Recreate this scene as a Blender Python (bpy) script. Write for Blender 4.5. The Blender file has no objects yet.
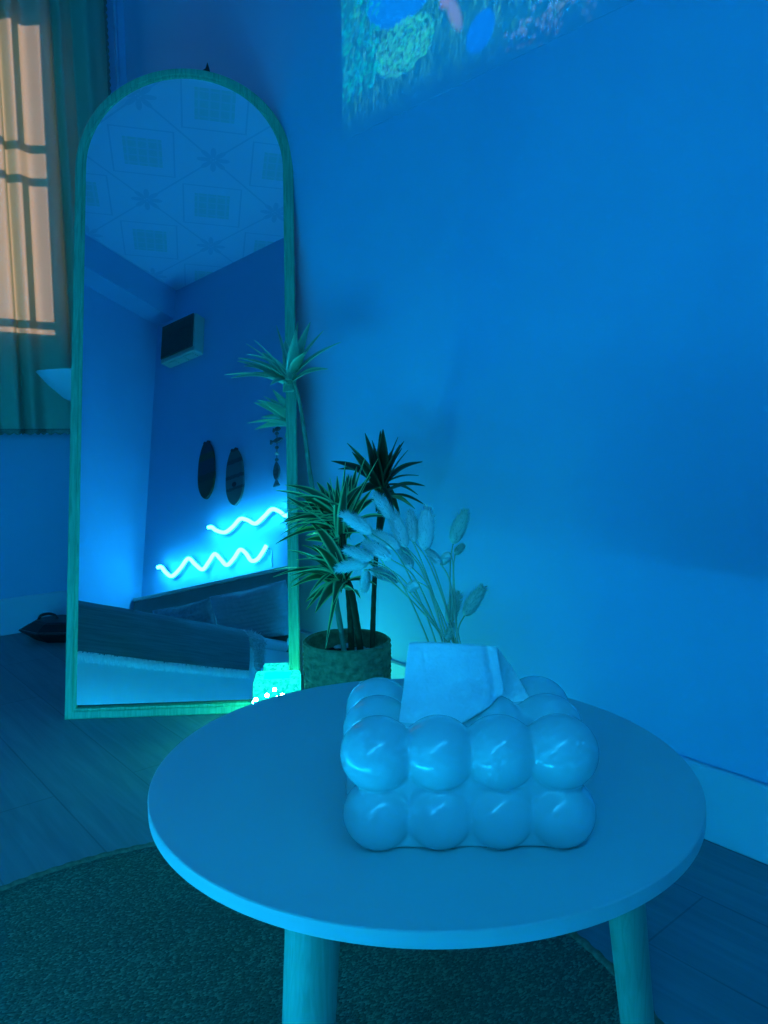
import bpy, bmesh, math, random
from mathutils import Vector as V, Matrix, Euler
import numpy as np
random.seed(7)
sc = bpy.context.scene
col = sc.collection
PI = math.pi

# ------------------------------------------------------------------ helpers
def link(o, parent=None):
    col.objects.link(o)
    if parent is not None:
        o.parent = parent
    return o

def mesh(name, verts, faces, mat, parent=None, smooth=False, solid=0.0):
    """verts in the space of the parent"""
    me = bpy.data.meshes.new(name)
    me.from_pydata([tuple(v) for v in verts], [], faces)
    me.update()
    bm = bmesh.new(); bm.from_mesh(me)
    bmesh.ops.recalc_face_normals(bm, faces=bm.faces)
    bm.to_mesh(me); bm.free()
    if smooth:
        for p in me.polygons: p.use_smooth = True
    me.materials.append(mat)
    o = bpy.data.objects.new(name, me)
    link(o, parent)
    if solid:
        m = o.modifiers.new('thickness', 'SOLIDIFY'); m.thickness = solid; m.offset = 0
    return o

def from_bm(name, bm, mat, parent=None, smooth=False):
    me = bpy.data.meshes.new(name)
    bmesh.ops.recalc_face_normals(bm, faces=bm.faces)
    bm.to_mesh(me); bm.free()
    if smooth:
        for p in me.polygons: p.use_smooth = True
    me.materials.append(mat)
    o = bpy.data.objects.new(name, me)
    return link(o, parent)

def add_box(bm, x0, x1, y0, y1, z0, z1, bevel=0.0, seg=2):
    r = bmesh.ops.create_cube(bm, size=1.0)
    vs = r['verts']
    for v in vs:
        v.co = V(((x0+x1)/2 + v.co.x*(x1-x0), (y0+y1)/2 + v.co.y*(y1-y0), (z0+z1)/2 + v.co.z*(z1-z0)))
    if bevel:
        es = list({e for v in vs for e in v.link_edges})
        bmesh.ops.bevel(bm, geom=es, offset=bevel, segments=seg, affect='EDGES', profile=.5)

def box(name, x0, x1, y0, y1, z0, z1, mat, parent=None, bevel=0.0, seg=2):
    bm = bmesh.new(); add_box(bm, x0, x1, y0, y1, z0, z1, bevel, seg)
    o = from_bm(name, bm, mat, parent)
    if bevel:
        for p in o.data.polygons: p.use_smooth = True
        m = o.modifiers.new('wn', 'WEIGHTED_NORMAL')
    return o

def lathe_data(prof, n=64, mod=None):
    verts, faces = [], []
    m = len(prof)
    for i, (r, z) in enumerate(prof):
        for k in range(n):
            a = 2*PI*k/n
            rr = r + (mod(i, k, a) if mod else 0)
            verts.append((rr*math.cos(a), rr*math.sin(a), z))
    for i in range(m-1):
        for k in range(n):
            a, b = i*n+k, i*n+(k+1) % n
            faces.append((a, b, b+n, a+n))
    if prof[0][0] < 1e-4 or True:
        faces.append(tuple(range(n)))
        faces.append(tuple((m-1)*n+k for k in range(n)))
    return verts, faces

def lathe(name, prof, mat, parent=None, n=64, at=(0, 0, 0), mod=None, smooth=True):
    v, f = lathe_data(prof, n, mod)
    v = [(a+at[0], b+at[1], c+at[2]) for a, b, c in v]
    o = mesh(name, v, f, mat, parent, smooth)
    if smooth:
        m = o.modifiers.new('es', 'EDGE_SPLIT'); m.split_angle = math.radians(40)
    return o

def smooth_path(pts, n):
    """Catmull-Rom through pts, n samples per span"""
    P = [V(p) for p in pts]
    P = [P[0]*2-P[1]] + P + [P[-1]*2-P[-2]]
    out = []
    for i in range(1, len(P)-2):
        for k in range(n):
            t = k/n
            a, b, c, d = P[i-1], P[i], P[i+1], P[i+2]
            out.append(.5*((2*b) + (c-a)*t + (2*a-5*b+4*c-d)*t*t + (3*b-a-3*c+d)*t**3))
    out.append(P[-2])
    return out

def tube_data(pts, rad, n=8, caps=True):
    pts = [V(p) for p in pts]
    R = rad if callable(rad) else (lambda t: rad)
    verts, faces = [], []
    up = V((0, 0, 1))
    prev = None
    for i, p in enumerate(pts):
        t = (pts[min(i+1, len(pts)-1)] - pts[max(i-1, 0)]).normalized()
        if prev is None:
            s = t.cross(up if abs(t.z) < .95 else V((1, 0, 0))).normalized()
        else:
            s = (prev - t*prev.dot(t)).normalized()
        prev = s
        b = t.cross(s)
        r = R(i/(len(pts)-1))
        for k in range(n):
            a = 2*PI*k/n
            verts.append(p + (s*math.cos(a) + b*math.sin(a))*r)
    for i in range(len(pts)-1):
        for k in range(n):
            a, c = i*n+k, i*n+(k+1) % n
            faces.append((a, c, c+n, a+n))
    if caps:
        faces.append(tuple(range(n))); faces.append(tuple((len(pts)-1)*n+k for k in range(n)))
    return verts, faces

def tube(name, pts, rad, mat, parent=None, n=10):
    v, f = tube_data(pts, rad, n)
    return mesh(name, v, f, mat, parent, True)

def empty(name, loc=(0, 0, 0), rz=0.0):
    o = bpy.data.objects.new(name, None)
    o.empty_display_size = .05
    o.location = loc; o.rotation_euler = (0, 0, rz)
    return link(o)

def tag(o, label, cat, group=None):
    o['label'] = label; o['category'] = cat
    if group: o['group'] = group
    return o

def struct(o):
    o['kind'] = 'structure'; return o

# ------------------------------------------------------------------ materials
def new_mat(name):
    m = bpy.data.materials.new(name); m.use_nodes = True
    nt = m.node_tree
    b = nt.nodes['Principled BSDF']
    return m, nt, b

def mat(name, c, rough=.6, var=.12, scale=20.0, bump=0.0, bscale=120.0, spec=.4, stretch=(1, 1, 1), sheen=0, coat=0, coords='Object'):
    m, nt, b = new_mat(name)
    N, L = nt.nodes, nt.links
    tc = N.new('ShaderNodeTexCoord'); mp = N.new('ShaderNodeMapping'); mp.inputs['Scale'].default_value = stretch
    L.new(tc.outputs[coords], mp.inputs['Vector'])
    nz = N.new('ShaderNodeTexNoise'); nz.inputs['Scale'].default_value = scale; nz.inputs['Detail'].default_value = 5
    L.new(mp.outputs['Vector'], nz.inputs['Vector'])
    rp = N.new('ShaderNodeValToRGB')
    rp.color_ramp.elements[0].position = .3; rp.color_ramp.elements[1].position = .7
    rp.color_ramp.elements[0].color = (*[v*(1-var) for v in c], 1); rp.color_ramp.elements[1].color = (*[min(1, v*(1+var)) for v in c], 1)
    L.new(nz.outputs['Fac'], rp.inputs['Fac']); L.new(rp.outputs['Color'], b.inputs['Base Color'])
    b.inputs['Roughness'].default_value = rough
    b.inputs['Specular IOR Level'].default_value = spec
    if sheen: b.inputs['Sheen Weight'].default_value = sheen
    if coat: b.inputs['Coat Weight'].default_value = coat; b.inputs['Coat Roughness'].default_value = .05
    if bump:
        n2 = N.new('ShaderNodeTexNoise'); n2.inputs['Scale'].default_value = bscale; n2.inputs['Detail'].default_value = 4
        L.new(mp.outputs['Vector'], n2.inputs['Vector'])
        bp = N.new('ShaderNodeBump'); bp.inputs['Strength'].default_value = bump; bp.inputs['Distance'].default_value = .004
        L.new(n2.outputs['Fac'], bp.inputs['Height']); L.new(bp.outputs['Normal'], b.inputs['Normal'])
    return m

def mnode(nt, op, a, b=None, c=None):
    n = nt.nodes.new('ShaderNodeMath'); n.operation = op
    for i, v in enumerate((a, b, c)):
        if v is None: continue
        if isinstance(v, (int, float)): n.inputs[i].default_value = v
        else: nt.links.new(v, n.inputs[i])
    return n.outputs[0]

def emit_mat(name, c, s):
    m = bpy.data.materials.new(name); m.use_nodes = True
    nt = m.node_tree; nt.nodes.remove(nt.nodes['Principled BSDF'])
    e = nt.nodes.new('ShaderNodeEmission'); e.inputs['Color'].default_value = (*c, 1); e.inputs['Strength'].default_value = s
    nt.links.new(e.outputs[0], nt.nodes['Material Output'].inputs['Surface'])
    return m

def grain_mat(name, c1, c2, axis='Z', scale=1.0, rough=.5):
    m, nt, b = new_mat(name); N, L = nt.nodes, nt.links
    tc = N.new('ShaderNodeTexCoord'); mp = N.new('ShaderNodeMapping')
    s = {'X': (3, 40, 40), 'Y': (40, 3, 40), 'Z': (40, 40, 3)}[axis]
    mp.inputs['Scale'].default_value = tuple(v*scale for v in s)
    L.new(tc.outputs['Object'], mp.inputs['Vector'])
    nz = N.new('ShaderNodeTexNoise'); nz.inputs['Scale'].default_value = 3.2; nz.inputs['Detail'].default_value = 8; nz.inputs['Distortion'].default_value = 1.2
    L.new(mp.outputs['Vector'], nz.inputs['Vector'])
    rp = N.new('ShaderNodeValToRGB'); rp.color_ramp.elements[0].position = .36; rp.color_ramp.elements[1].position = .62
    rp.color_ramp.elements[0].color = (*c2, 1); rp.color_ramp.elements[1].color = (*c1, 1)
    L.new(nz.outputs['Fac'], rp.inputs['Fac']); L.new(rp.outputs['Color'], b.inputs['Base Color'])
    b.inputs['Roughness'].default_value = rough
    bp = N.new('ShaderNodeBump'); bp.inputs['Strength'].default_value = .15; bp.inputs['Distance'].default_value = .002
    L.new(nz.outputs['Fac'], bp.inputs['Height']); L.new(bp.outputs['Normal'], b.inputs['Normal'])
    return m

WALLC = (.30, .54, .74)
M = {}
M['wall'] = mat('wall_paint', WALLC, .8, .03, 3, .06, 60, .25)
M['base'] = mat('skirting_paint', (.5, .64, .72), .5, .03, 6, 0, 60, .4)
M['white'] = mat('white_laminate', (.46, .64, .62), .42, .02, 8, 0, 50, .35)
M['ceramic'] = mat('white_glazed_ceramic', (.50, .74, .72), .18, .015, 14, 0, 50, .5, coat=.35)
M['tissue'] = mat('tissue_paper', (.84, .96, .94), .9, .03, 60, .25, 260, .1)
M['wood_leg'] = grain_mat('pale_leg_wood', (.14, .46, .34), (.10, .38, .27), 'Z', 1.6)
M['wood_frame'] = grain_mat('mirror_frame_wood', (.10, .54, .32), (.06, .38, .22), 'Z', 1.2, .45)
M['dark'] = mat('black_plastic', (.012, .012, .014), .4, .1, 20)
M['board'] = mat('backing_board', (.12, .1, .08), .8)
M['trunk'] = mat('plant_trunk', (.05, .07, .03), .8, .4, 60, .5, 90, .2, (1, 1, .4))
M['trunk_green'] = mat('plant_green_stem', (.14, .34, .22), .7, .25, 60, .3, 90, .2, (1, 1, .4))
M['soil'] = mat('dark_soil', (.02, .018, .014), .95, .5, 90, .8, 120, .1)
M['pebble'] = mat('white_pebble', (.6, .6, .58), .6)
M['basket'] = mat('seagrass_weave', (.22, .26, .13), .85, .35, 90, .4, 200, .15)
M['linen'] = mat('white_bed_linen', (.74, .82, .84), .9, .03, 12, .15, 40, .15)
M['blanket'] = mat('ribbed_grey_blanket', (.12, .21, .23), .95, .16, 40, .3, 150, .1, (1, .15, 4))
M['fringe'] = mat('white_wool_fringe', (.88, .92, .9), .95, .1, 60)
M['pillow'] = mat('pale_pillow_fabric', (.38, .46, .5), .9, .1, 30, .3, 60, .1)
M['pillow2'] = mat('grey_quilted_fabric', (.24, .34, .36), .9, .2, 40, .5, 50, .1)
M['headboard'] = mat('headboard_fabric', (.13, .20, .18), .7, .06, 20, .1, 100, .2)
M['headtop'] = mat('headboard_rail', (.42, .56, .5), .6, .05, 20)
M['boxdark'] = mat('dark_grille', (.04, .10, .08), .6, .1, 30)
M['boxwhite'] = mat('aged_white_plastic', (.42, .52, .42), .5, .05, 20)
M['lampshade'] = mat('pale_lamp_shade', (.6, .66, .7), .5, .03, 10)
M['metal'] = mat('grey_metal', (.3, .3, .3), .4, .05, 20)
M['winframe'] = mat('window_frame_paint', (.5, .45, .38), .5, .04, 20)
M['string'] = mat('ornament_string', (.1, .12, .1), .8)
M['fish'] = mat('ornament_fish_wood', (.08, .13, .13), .7, .4, 60)
M['fluff'] = mat('white_fluffy_wool', (.72, .76, .78), .95, .06, 30, .4, 80, .1)

NEON_S, STRIP_S, LAMP_S, BULB_S, TOP_S, SUN_S, PIC_S, EXPO = 27.0, 54.0, .85, 190.0, 7.0, 3.0, .42, .95

# ------------------------------------------------------------------ the room
XR, YB, XL, XBM, YN, ZC = 1.060, 2.483, -1.458, -1.310, -0.178, 2.8125

def planks():
    m, nt, b = new_mat('floor_planks'); N, L = nt.nodes, nt.links
    tc = N.new('ShaderNodeTexCoord'); mp = N.new('ShaderNodeMapping')
    mp.inputs['Rotation'].default_value = (0, 0, PI/2); mp.inputs['Location'].default_value = (.13, .03, 0)
    L.new(tc.outputs['Object'], mp.inputs['Vector'])
    br = N.new('ShaderNodeTexBrick'); br.offset = .37; br.inputs['Scale'].default_value = 1
    br.inputs['Brick Width'].default_value = .85; br.inputs['Row Height'].default_value = .135
    br.inputs['Mortar Size'].default_value = .0016; br.inputs['Mortar Smooth'].default_value = .4
    br.inputs['Color1'].default_value = (.17, .29, .31, 1); br.inputs['Color2'].default_value = (.16, .27, .29, 1)
    br.inputs['Mortar'].default_value = (.13, .21, .225, 1)
    L.new(mp.outputs['Vector'], br.inputs['Vector'])
    m2 = N.new('ShaderNodeMapping'); m2.inputs['Scale'].default_value = (26, 1.6, 1)
    L.new(tc.outputs['Object'], m2.inputs['Vector'])
    nz = N.new('ShaderNodeTexNoise'); nz.inputs['Scale'].default_value = 2.5; nz.inputs['Detail'].default_value = 7; nz.inputs['Distortion'].default_value = .8
    L.new(m2.outputs['Vector'], nz.inputs['Vector'])
    rp = N.new('ShaderNodeValToRGB'); rp.color_ramp.elements[0].position = .3; rp.color_ramp.elements[1].position = .65
    rp.color_ramp.elements[0].color = (.86, .86, .86, 1); rp.color_ramp.elements[1].color = (1.05, 1.05, 1.05, 1)
    L.new(nz.outputs['Fac'], rp.inputs['Fac'])
    mx = N.new('ShaderNodeMixRGB'); mx.blend_type = 'MULTIPLY'; mx.inputs[0].default_value = 1
    L.new(br.outputs['Color'], mx.inputs[1]); L.new(rp.outputs['Color'], mx.inputs[2])
    L.new(mx.outputs[0], b.inputs['Base Color'])
    b.inputs['Roughness'].default_value = .55; b.inputs['Specular IOR Level'].default_value = .3
    return m

def ceiling_paper():
    """printed ceiling paper: a 0.49 x 0.475 m panel grid, a diamond with a green block in each cell, a flower on each crossing"""
    m, nt, b = new_mat('ceiling_paper'); N, L = nt.nodes, nt.links
    tc = N.new('ShaderNodeTexCoord'); sx = N.new('ShaderNodeSeparateXYZ'); L.new(tc.outputs['Object'], sx.inputs[0])
    f = lambda op, a, b_=None, c=None: mnode(nt, op, a, b_, c)
    u = f('DIVIDE', f('ADD', sx.outputs['X'], .325+4.9), .49); v = f('DIVIDE', f('ADD', sx.outputs['Y'], -.010+4.75), .475)
    u = f('FRACT', u); v = f('FRACT', v)                 # 0 / 1 on the grid lines, .5 in the cell's centre
    du = f('SUBTRACT', u, .5); dv = f('SUBTRACT', v, .5)
    s = f('ADD', du, dv); d = f('SUBTRACT', du, dv)      # axes turned by 45 degrees
    k = f('MAXIMUM', f('ABSOLUTE', s), f('ABSOLUTE', d))
    block = f('LESS_THAN', k, .27)
    # the block is broken into small leaf squares by a lattice
    lat = f('MINIMUM', f('ABSOLUTE', f('SUBTRACT', f('FRACT', f('MULTIPLY', s, 7.0)), .5)), f('ABSOLUTE', f('SUBTRACT', f('FRACT', f('MULTIPLY', d, 7.0)), .5)))
    block = f('MULTIPLY', block, f('MULTIPLY_ADD', f('GREATER_THAN', lat, .1), .45, .55))
    rim = f('LESS_THAN', f('ABSOLUTE', f('SUBTRACT', k, .44)), .012)
    gu = f('SUBTRACT', .5, f('ABSOLUTE', du)); gv = f('SUBTRACT', .5, f('ABSOLUTE', dv))
    grid = f('LESS_THAN', f('MINIMUM', gu, gv), .010)
    fr = f('SQRT', f('ADD', f('MULTIPLY', gu, gu), f('MULTIPLY', gv, gv)))
    an = f('ARCTAN2', gv, gu)
    pet = f('MULTIPLY_ADD', f('ABSOLUTE', f('COSINE', f('MULTIPLY', an, 4.0))), .12, .05)
    flower = f('MULTIPLY', f('LESS_THAN', fr, pet), f('GREATER_THAN', fr, .03))
    ring = f('LESS_THAN', f('ABSOLUTE', f('SUBTRACT', fr, .17)), .008)
    def mix(fac, c1, c2):
        n = N.new('ShaderNodeMixRGB')
        if isinstance(fac, float): n.inputs[0].default_value = fac
        else: L.new(fac, n.inputs[0])
        for i, c in ((1, c1), (2, c2)):
            if isinstance(c, tuple): n.inputs[i].default_value = (*c, 1)
            else: L.new(c, n.inputs[i])
        return n.outputs[0]
    c = mix(f('MULTIPLY', block, .75), (.60, .76, .90), (.46, .68, .68))
    lines = f('MINIMUM', f('ADD', f('ADD', rim, grid), flower), 1.0)
    c = mix(f('MULTIPLY', lines, .55), c, (.40, .58, .74))
    L.new(c, b.inputs['Base Color']); b.inputs['Roughness'].default_value = .7; b.inputs['Specular IOR Level'].default_value = .2
    return m

# a floor slab, a ceiling and four walls with their own thickness
fl = struct(box('floor', XL-.1, XR+.1, YN-.1, YB+.1, -.08, 0, planks()))
ce = struct(box('ceiling', XL-.1, XR+.1, YN-.1, YB+.1, ZC, ZC+.08, ceiling_paper()))
struct(box('wall_right', XR, XR+.1, YN-.1, YB+.1, 0, ZC, M['wall']))
struct(box('wall_left', XL-.1, XL, YN-.1, YB+.1, 0, ZC, M['wall']))
struct(box('wall_front', XL, XR, YN-.1, YN, 0, ZC, M['wall']))
WX0, WX1, WZ0, WZ1 = .50, .80, .885, 1.80
bm = bmesh.new()
add_box(bm, XL, WX0, YB, YB+.1, 0, ZC); add_box(bm, WX1, XR, YB, YB+.1, 0, ZC)
add_box(bm, WX0, WX1, YB, YB+.1, 0, WZ0); add_box(bm, WX0, WX1, YB, YB+.1, WZ1, ZC)
struct(from_bm('wall_back', bm, M['wall']))
# boxed beam along the top of the left wall
struct(box('trim_1', XL, XBM, YN, YB, 2.607, ZC, M['wall']))
# skirting boards with an eased top edge
def skirting(name, x0, x1, y0, y1):
    struct(box(name, x0, x1, y0, y1, 0, .112, M['base'], None, .004))
skirting('baseboard_right', XR-.012, XR, YN+.012, YB-.012)
skirting('baseboard_back', XL+.012, XR, YB-.012, YB)
skirting('baseboard_front', XL+.012, XR, YN, YN+.012)
skirting('baseboard_left', XL, XL+.012, YN, YB)
# slim bead down the far corner
struct(tube('trim_2', [(XR-.030, YB-.004, .112), (XR-.030, YB-.004, 1.4), (XR-.030, YB-.004, ZC)], .006, M['wall'], None, 10))

# window: casing, muntins and panes in the opening of the back wall
wf = bpy.data.objects.new('window_1', None); link(wf); wf.location = ((WX0+WX1)/2, YB+.05, WZ0); struct(wf)
bm = bmesh.new()
cx, cy, cz = wf.location
def wb(x0, x1, z0, z1, y0=YB+.015, y1=YB+.055):
    add_box(bm, x0-cx, x1-cx, y0-cy, y1-cy, z0-cz, z1-cz)
t = .022
wb(WX0, WX0+t, WZ0, WZ1); wb(WX1-t, WX1, WZ0, WZ1); wb(WX0+t, WX1-t, WZ0, WZ0+t); wb(WX0+t, WX1-t, WZ1-t, WZ1)
o = from_bm('window_frame', bm, M['winframe'], wf)
bm = bmesh.new()
for z in (1.437, 1.345): wb(WX0+t, WX1-t, z-.010, z+.010, YB+.02, YB+.05)
wb(.706, .726, 1.447, WZ1-t, YB+.022, YB+.048); wb(.712, .732, .945, 1.335, YB+.022, YB+.048); wb(WX0+t, WX1-t, .925, .945, YB+.02, YB+.05)
for z0, z1 in ((1.447, WZ1-t), (.945, 1.335)):
    wb(.595, .615, z0, z1, YB+.022, YB+.048)
from_bm('muntin_grid', bm, M['winframe'], wf)
m = bpy.data.materials.new('window_glass'); m.use_nodes = True; nt = m.node_tree; nt.nodes.remove(nt.nodes['Principled BSDF'])
tr = nt.nodes.new('ShaderNodeBsdfTransparent'); tr.inputs[0].default_value = (.93, .95, .93, 1)
gl = nt.nodes.new('ShaderNodeBsdfGlossy'); gl.inputs['Roughness'].default_value = .02
fr = nt.nodes.new('ShaderNodeFresnel'); fr.inputs[0].default_value = 1.25
mx = nt.nodes.new('ShaderNodeMixShader'); nt.links.new(fr.outputs[0], mx.inputs[0]); nt.links.new(tr.outputs[0], mx.inputs[1]); nt.links.new(gl.outputs[0], mx.inputs[2])
nt.links.new(mx.outputs[0], nt.nodes['Material Output'].inputs['Surface'])
o = box('window_pane', WX0+t-cx, WX1-t-cx, YB+.034-cy, YB+.036-cy, WZ0+t-cz, WZ1-t-cz, m, wf)

# ------------------------------------------------------------------ curtain
m, nt, b = new_mat('curtain_cloth'); N, L = nt.nodes, nt.links
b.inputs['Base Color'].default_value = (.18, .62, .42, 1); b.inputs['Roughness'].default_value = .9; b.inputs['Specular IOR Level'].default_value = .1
tc = N.new('ShaderNodeTexCoord'); nz = N.new('ShaderNodeTexNoise'); mp = N.new('ShaderNodeMapping'); mp.inputs['Scale'].default_value = (300, 300, 300)
L.new(tc.outputs['Object'], mp.inputs[0]); L.new(mp.outputs[0], nz.inputs['Vector']); nz.inputs['Scale'].default_value = 1.5
bp = N.new('ShaderNodeBump'); bp.inputs['Strength'].default_value = .12; bp.inputs['Distance'].default_value = .002
L.new(nz.outputs['Fac'], bp.inputs['Height']); L.new(bp.outputs[0], b.inputs['Normal'])
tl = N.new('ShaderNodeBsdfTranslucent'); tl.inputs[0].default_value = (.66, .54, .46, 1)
mx = N.new('ShaderNodeMixShader'); mx.inputs[0].default_value = .38
L.new(b.outputs[0], mx.inputs[1]); L.new(tl.outputs[0], mx.inputs[2]); L.new(mx.outputs[0], N['Material Output'].inputs['Surface'])
M['curtain'] = m
cr = empty('curtain', (.45, 2.43, .615))
tag(cr, 'pale gathered curtain with scalloped edges over the sunlit window in the corner', 'curtain')
CX0, CX1, CZ0, CZ1 = -.30, .978, .615, 2.80
def fold_y(s, zt):
    """depth of the folds; s = distance along the curtain, zt = 0 at the hem, 1 at the top"""
    lean = s + .03*(1-zt)*math.sin(3.0*s+.5) - .028*(1-zt)
    y = .016*math.sin(2*PI*lean/.118+.9) + .008*math.sin(2*PI*lean/.061+2.0)*(.5+.5*zt) + .006*math.sin(2*PI*lean/.31)
    for c0, dep, wdt in ((.668, .045, .012), (.805, .034, .012), (.865, .024, .011), (.40, .03, .015), (.53, .024, .012)):
        d = (lean-c0)/wdt
        y += dep*math.exp(-d*d)
    return y
nx, nz_ = 420, 60
vs, fs = [], []
for j in range(nz_+1):
    zt = j/nz_
    for i in range(nx+1):
        s = CX0+(CX1-CX0)*i/nx
        x = s
        z = CZ0+(CZ1-CZ0)*zt
        if j == 0: z += .006*abs(math.sin(PI*s/.022)) - .004
        if i == nx: x += .005*abs(math.sin(PI*z/.022))
        vs.append((x-.45, 2.405+fold_y(s, zt)-2.43, z-.615))
for j in range(nz_):
    for i in range(nx):
        a = j*(nx+1)+i
        fs.append((a, a+1, a+nx+2, a+nx+1))
mesh('curtain_panel', vs, fs, m, cr, True)
# scalloped lace trim down the free edge and along the hem
vs, fs = [], []
nl = 900
for i in range(nl+1):
    z = CZ0+(CZ1-CZ0)*i/nl
    k = len(vs)
    y = 2.405+fold_y(CX1, i/nl)
    vs += [(CX1-.016-.45, y-.002-2.43, z-.615), (CX1+.001+.005*abs(math.sin(PI*z/.02))-.45, y-.002-2.43, z-.615)]
    if i: fs.append((k-2, k-1, k+1, k))
nl = 700
for i in range(nl+1):
    s = CX0+(CX1-CX0)*i/nl
    k = len(vs)
    y = 2.405+fold_y(s, 0)
    vs += [(s-.45, y-.002-2.43, .006), (s-.45, y-.002-2.43, -.006-.006*abs(math.sin(PI*s/.02)))]
    if i: fs.append((k-2, k-1, k+1, k))
mesh('lace_trim', vs, fs, mat('curtain_lace', (.16, .24, .19), .9, .2, 200), cr, True, .0012)

# ------------------------------------------------------------------ leaning mirror
A = V((.502, 1.638, 0)); Mh = V((.8052, -.5930, 0)).normalized()
tl_ = math.radians(12.197); Mb = V((.5930, .8052, 0)).normalized()
Mu = V((0, 0, 1))*math.cos(tl_) + Mb*math.sin(tl_); My = Mu.cross(Mh)
mr = bpy.data.objects.new('arched_mirror', None); link(mr)
mr.matrix_world = Matrix(((Mh.x, My.x, Mu.x, A.x), (Mh.y, My.y, Mu.y, A.y), (Mh.z, My.z, Mu.z, A.z), (0, 0, 0, 1)))
mr.empty_display_size = .05
tag(mr, 'tall arched full-length mirror in a wooden frame leaning into the corner', 'mirror')
W2, HS, HW = .2490, 1.243, .2490           # centre line, spring of the arch, half width
TB = math.tan(tl_)
def arch(off, n=72):
    """outline inset by off: list of (x, z), starting at the bottom left corner"""
    r = HW-off
    p = [(W2-r, off)]
    for k in range(12): p.append((W2-r, off+(HS-off)*(k+1)/13))
    for k in range(n+1):
        a = PI - PI*k/n
        p.append((W2+r*math.cos(a), HS+r*math.sin(a)))
    for k in range(12): p.append((W2+r, HS-(HS-off)*(k+1)/13))
    p.append((W2+r, off))
    return p
prof = [(0, .022), (0, .003), (.003, .0), (.0155, .0), (.0175, .0030), (.0195, .0018), (.0225, .0022), (.0245, .0065), (.0245, .022)]
vs, fs = [], []
rings = [arch(o_) for o_, _ in prof]
n = len(rings[0]); mct = len(prof)
for k in range(n):
    for j, (o_, y) in enumerate(prof):
        x, z = rings[j][k]
        if z < .03: z += y*TB*(1-z/.03)
        vs.append((x, y, z))
for k in range(n):
    for j in range(mct):
        a, b_ = k*mct+j, k*mct+(j+1) % mct
        c, d = ((k+1) % n)*mct+(j+1) % mct, ((k+1) % n)*mct+j
        fs.append((a, b_, c, d))
o = mesh('frame', vs, fs, M['wood_frame'], mr, True)
o.modifiers.new('es', 'EDGE_SPLIT').split_angle = math.radians(35)
def slab(name, off, y0, y1, mt):
    p = arch(off); n = len(p)
    v = [(x, y0, z+(.006 if z < .03 else 0)) for x, z in p]+[(x, y1, z+(.006 if z < .03 else 0)) for x, z in p]
    f = [tuple(range(n)), tuple(range(n, 2*n))]+[(k, (k+1) % n, (k+1) % n+n, k+n) for k in range(n)]
    return mesh(name, v, f, mt, mr)
m = bpy.data.materials.new('silvered_glass'); m.use_nodes = True; nt = m.node_tree; nt.nodes.remove(nt.nodes['Principled BSDF'])
g = nt.nodes.new('ShaderNodeBsdfGlossy'); g.inputs['Color'].default_value = (.86, .93, .93, 1); g.inputs['Roughness'].default_value = 0
nt.links.new(g.outputs[0], nt.nodes['Material Output'].inputs['Surface'])
slab('mirror_glass', .0235, .005, .009, m)
slab('back_panel', .020, .0095, .018, M['board'])
# short black hanging strap on the back of the arch
vs = [(.278, .0225, 1.470), (.303, .0225, 1.470), (.302, .0225, 1.505), (.2965, .0225, 1.524), (.292, .0225, 1.508), (.276, .0225, 1.496)]
vs += [(x, .0265, z) for x, y, z in vs]
fs = [tuple(range(6)), tuple(range(6, 12))]+[(k, (k+1) % 6, (k+1) % 6+6, k+6) for k in range(6)]
mesh('hanging_strap', vs, fs, M['dark'], mr)

# ------------------------------------------------------------------ round rug
m, nt, b = new_mat('rug_weave'); N, L = nt.nodes, nt.links
tc = N.new('ShaderNodeTexCoord'); mp = N.new('ShaderNodeMapping'); mp.inputs['Rotation'].default_value = (0, 0, math.radians(-40)); mp.inputs['Scale'].default_value = (250, 470, 1)
L.new(tc.outputs['Object'], mp.inputs[0])
vo = N.new('ShaderNodeTexVoronoi'); vo.inputs['Scale'].default_value = 1; vo.inputs['Randomness'].default_value = .75
L.new(mp.outputs[0], vo.inputs['Vector'])
n2 = N.new('ShaderNodeTexNoise'); n2.inputs['Scale'].default_value = 7; L.new(tc.outputs['Object'], n2.inputs['Vector'])
sep = N.new('ShaderNodeSeparateColor'); L.new(vo.outputs['Color'], sep.inputs[0])
rp = N.new('ShaderNodeValToRGB'); e = rp.color_ramp.elements
e[0].position = 0; e[0].color = (.058, .125, .09, 1); e[1].position = 1; e[1].color = (.13, .31, .21, 1)
x = e.new(.62); x.color = (.085, .18, .13, 1)
fac = mnode(nt, 'MULTIPLY', sep.outputs[0], mnode(nt, 'MULTIPLY_ADD', n2.outputs['Fac'], .5, .75))
L.new(fac, rp.inputs[0]); L.new(rp.outputs[0], b.inputs['Base Color'])
b.inputs['Roughness'].default_value = .95; b.inputs['Specular IOR Level'].default_value = .1
bp = N.new('ShaderNodeBump'); bp.inputs['Strength'].default_value = .9; bp.inputs['Distance'].default_value = .003; bp.invert = True
L.new(vo.outputs['Distance'], bp.inputs['Height']); L.new(bp.outputs[0], b.inputs['Normal'])
rg = empty('round_rug', (.267, .596, 0)); tag(rg, 'round dark woven rug with a braided edge under the coffee table', 'rug')
lathe('woven_field', [(.001, 0), (.462, 0), (.463, .003), (.460, .006), (.3, .0062), (.001, .0062)], m, rg, 128)
vs, fs = [], []
nn, mm = 520, 10
for k in range(nn):
    a = 2*PI*k/nn
    for j in range(mm):
        q = 2*PI*j/mm
        r = .0052+.0009*math.sin(k*2*PI/4+q*1)
        vs.append(((.4625+r*1.15*math.cos(q))*math.cos(a), (.4625+r*1.15*math.cos(q))*math.sin(a), max(0, .0046+r*.85*math.sin(q))))
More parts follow.
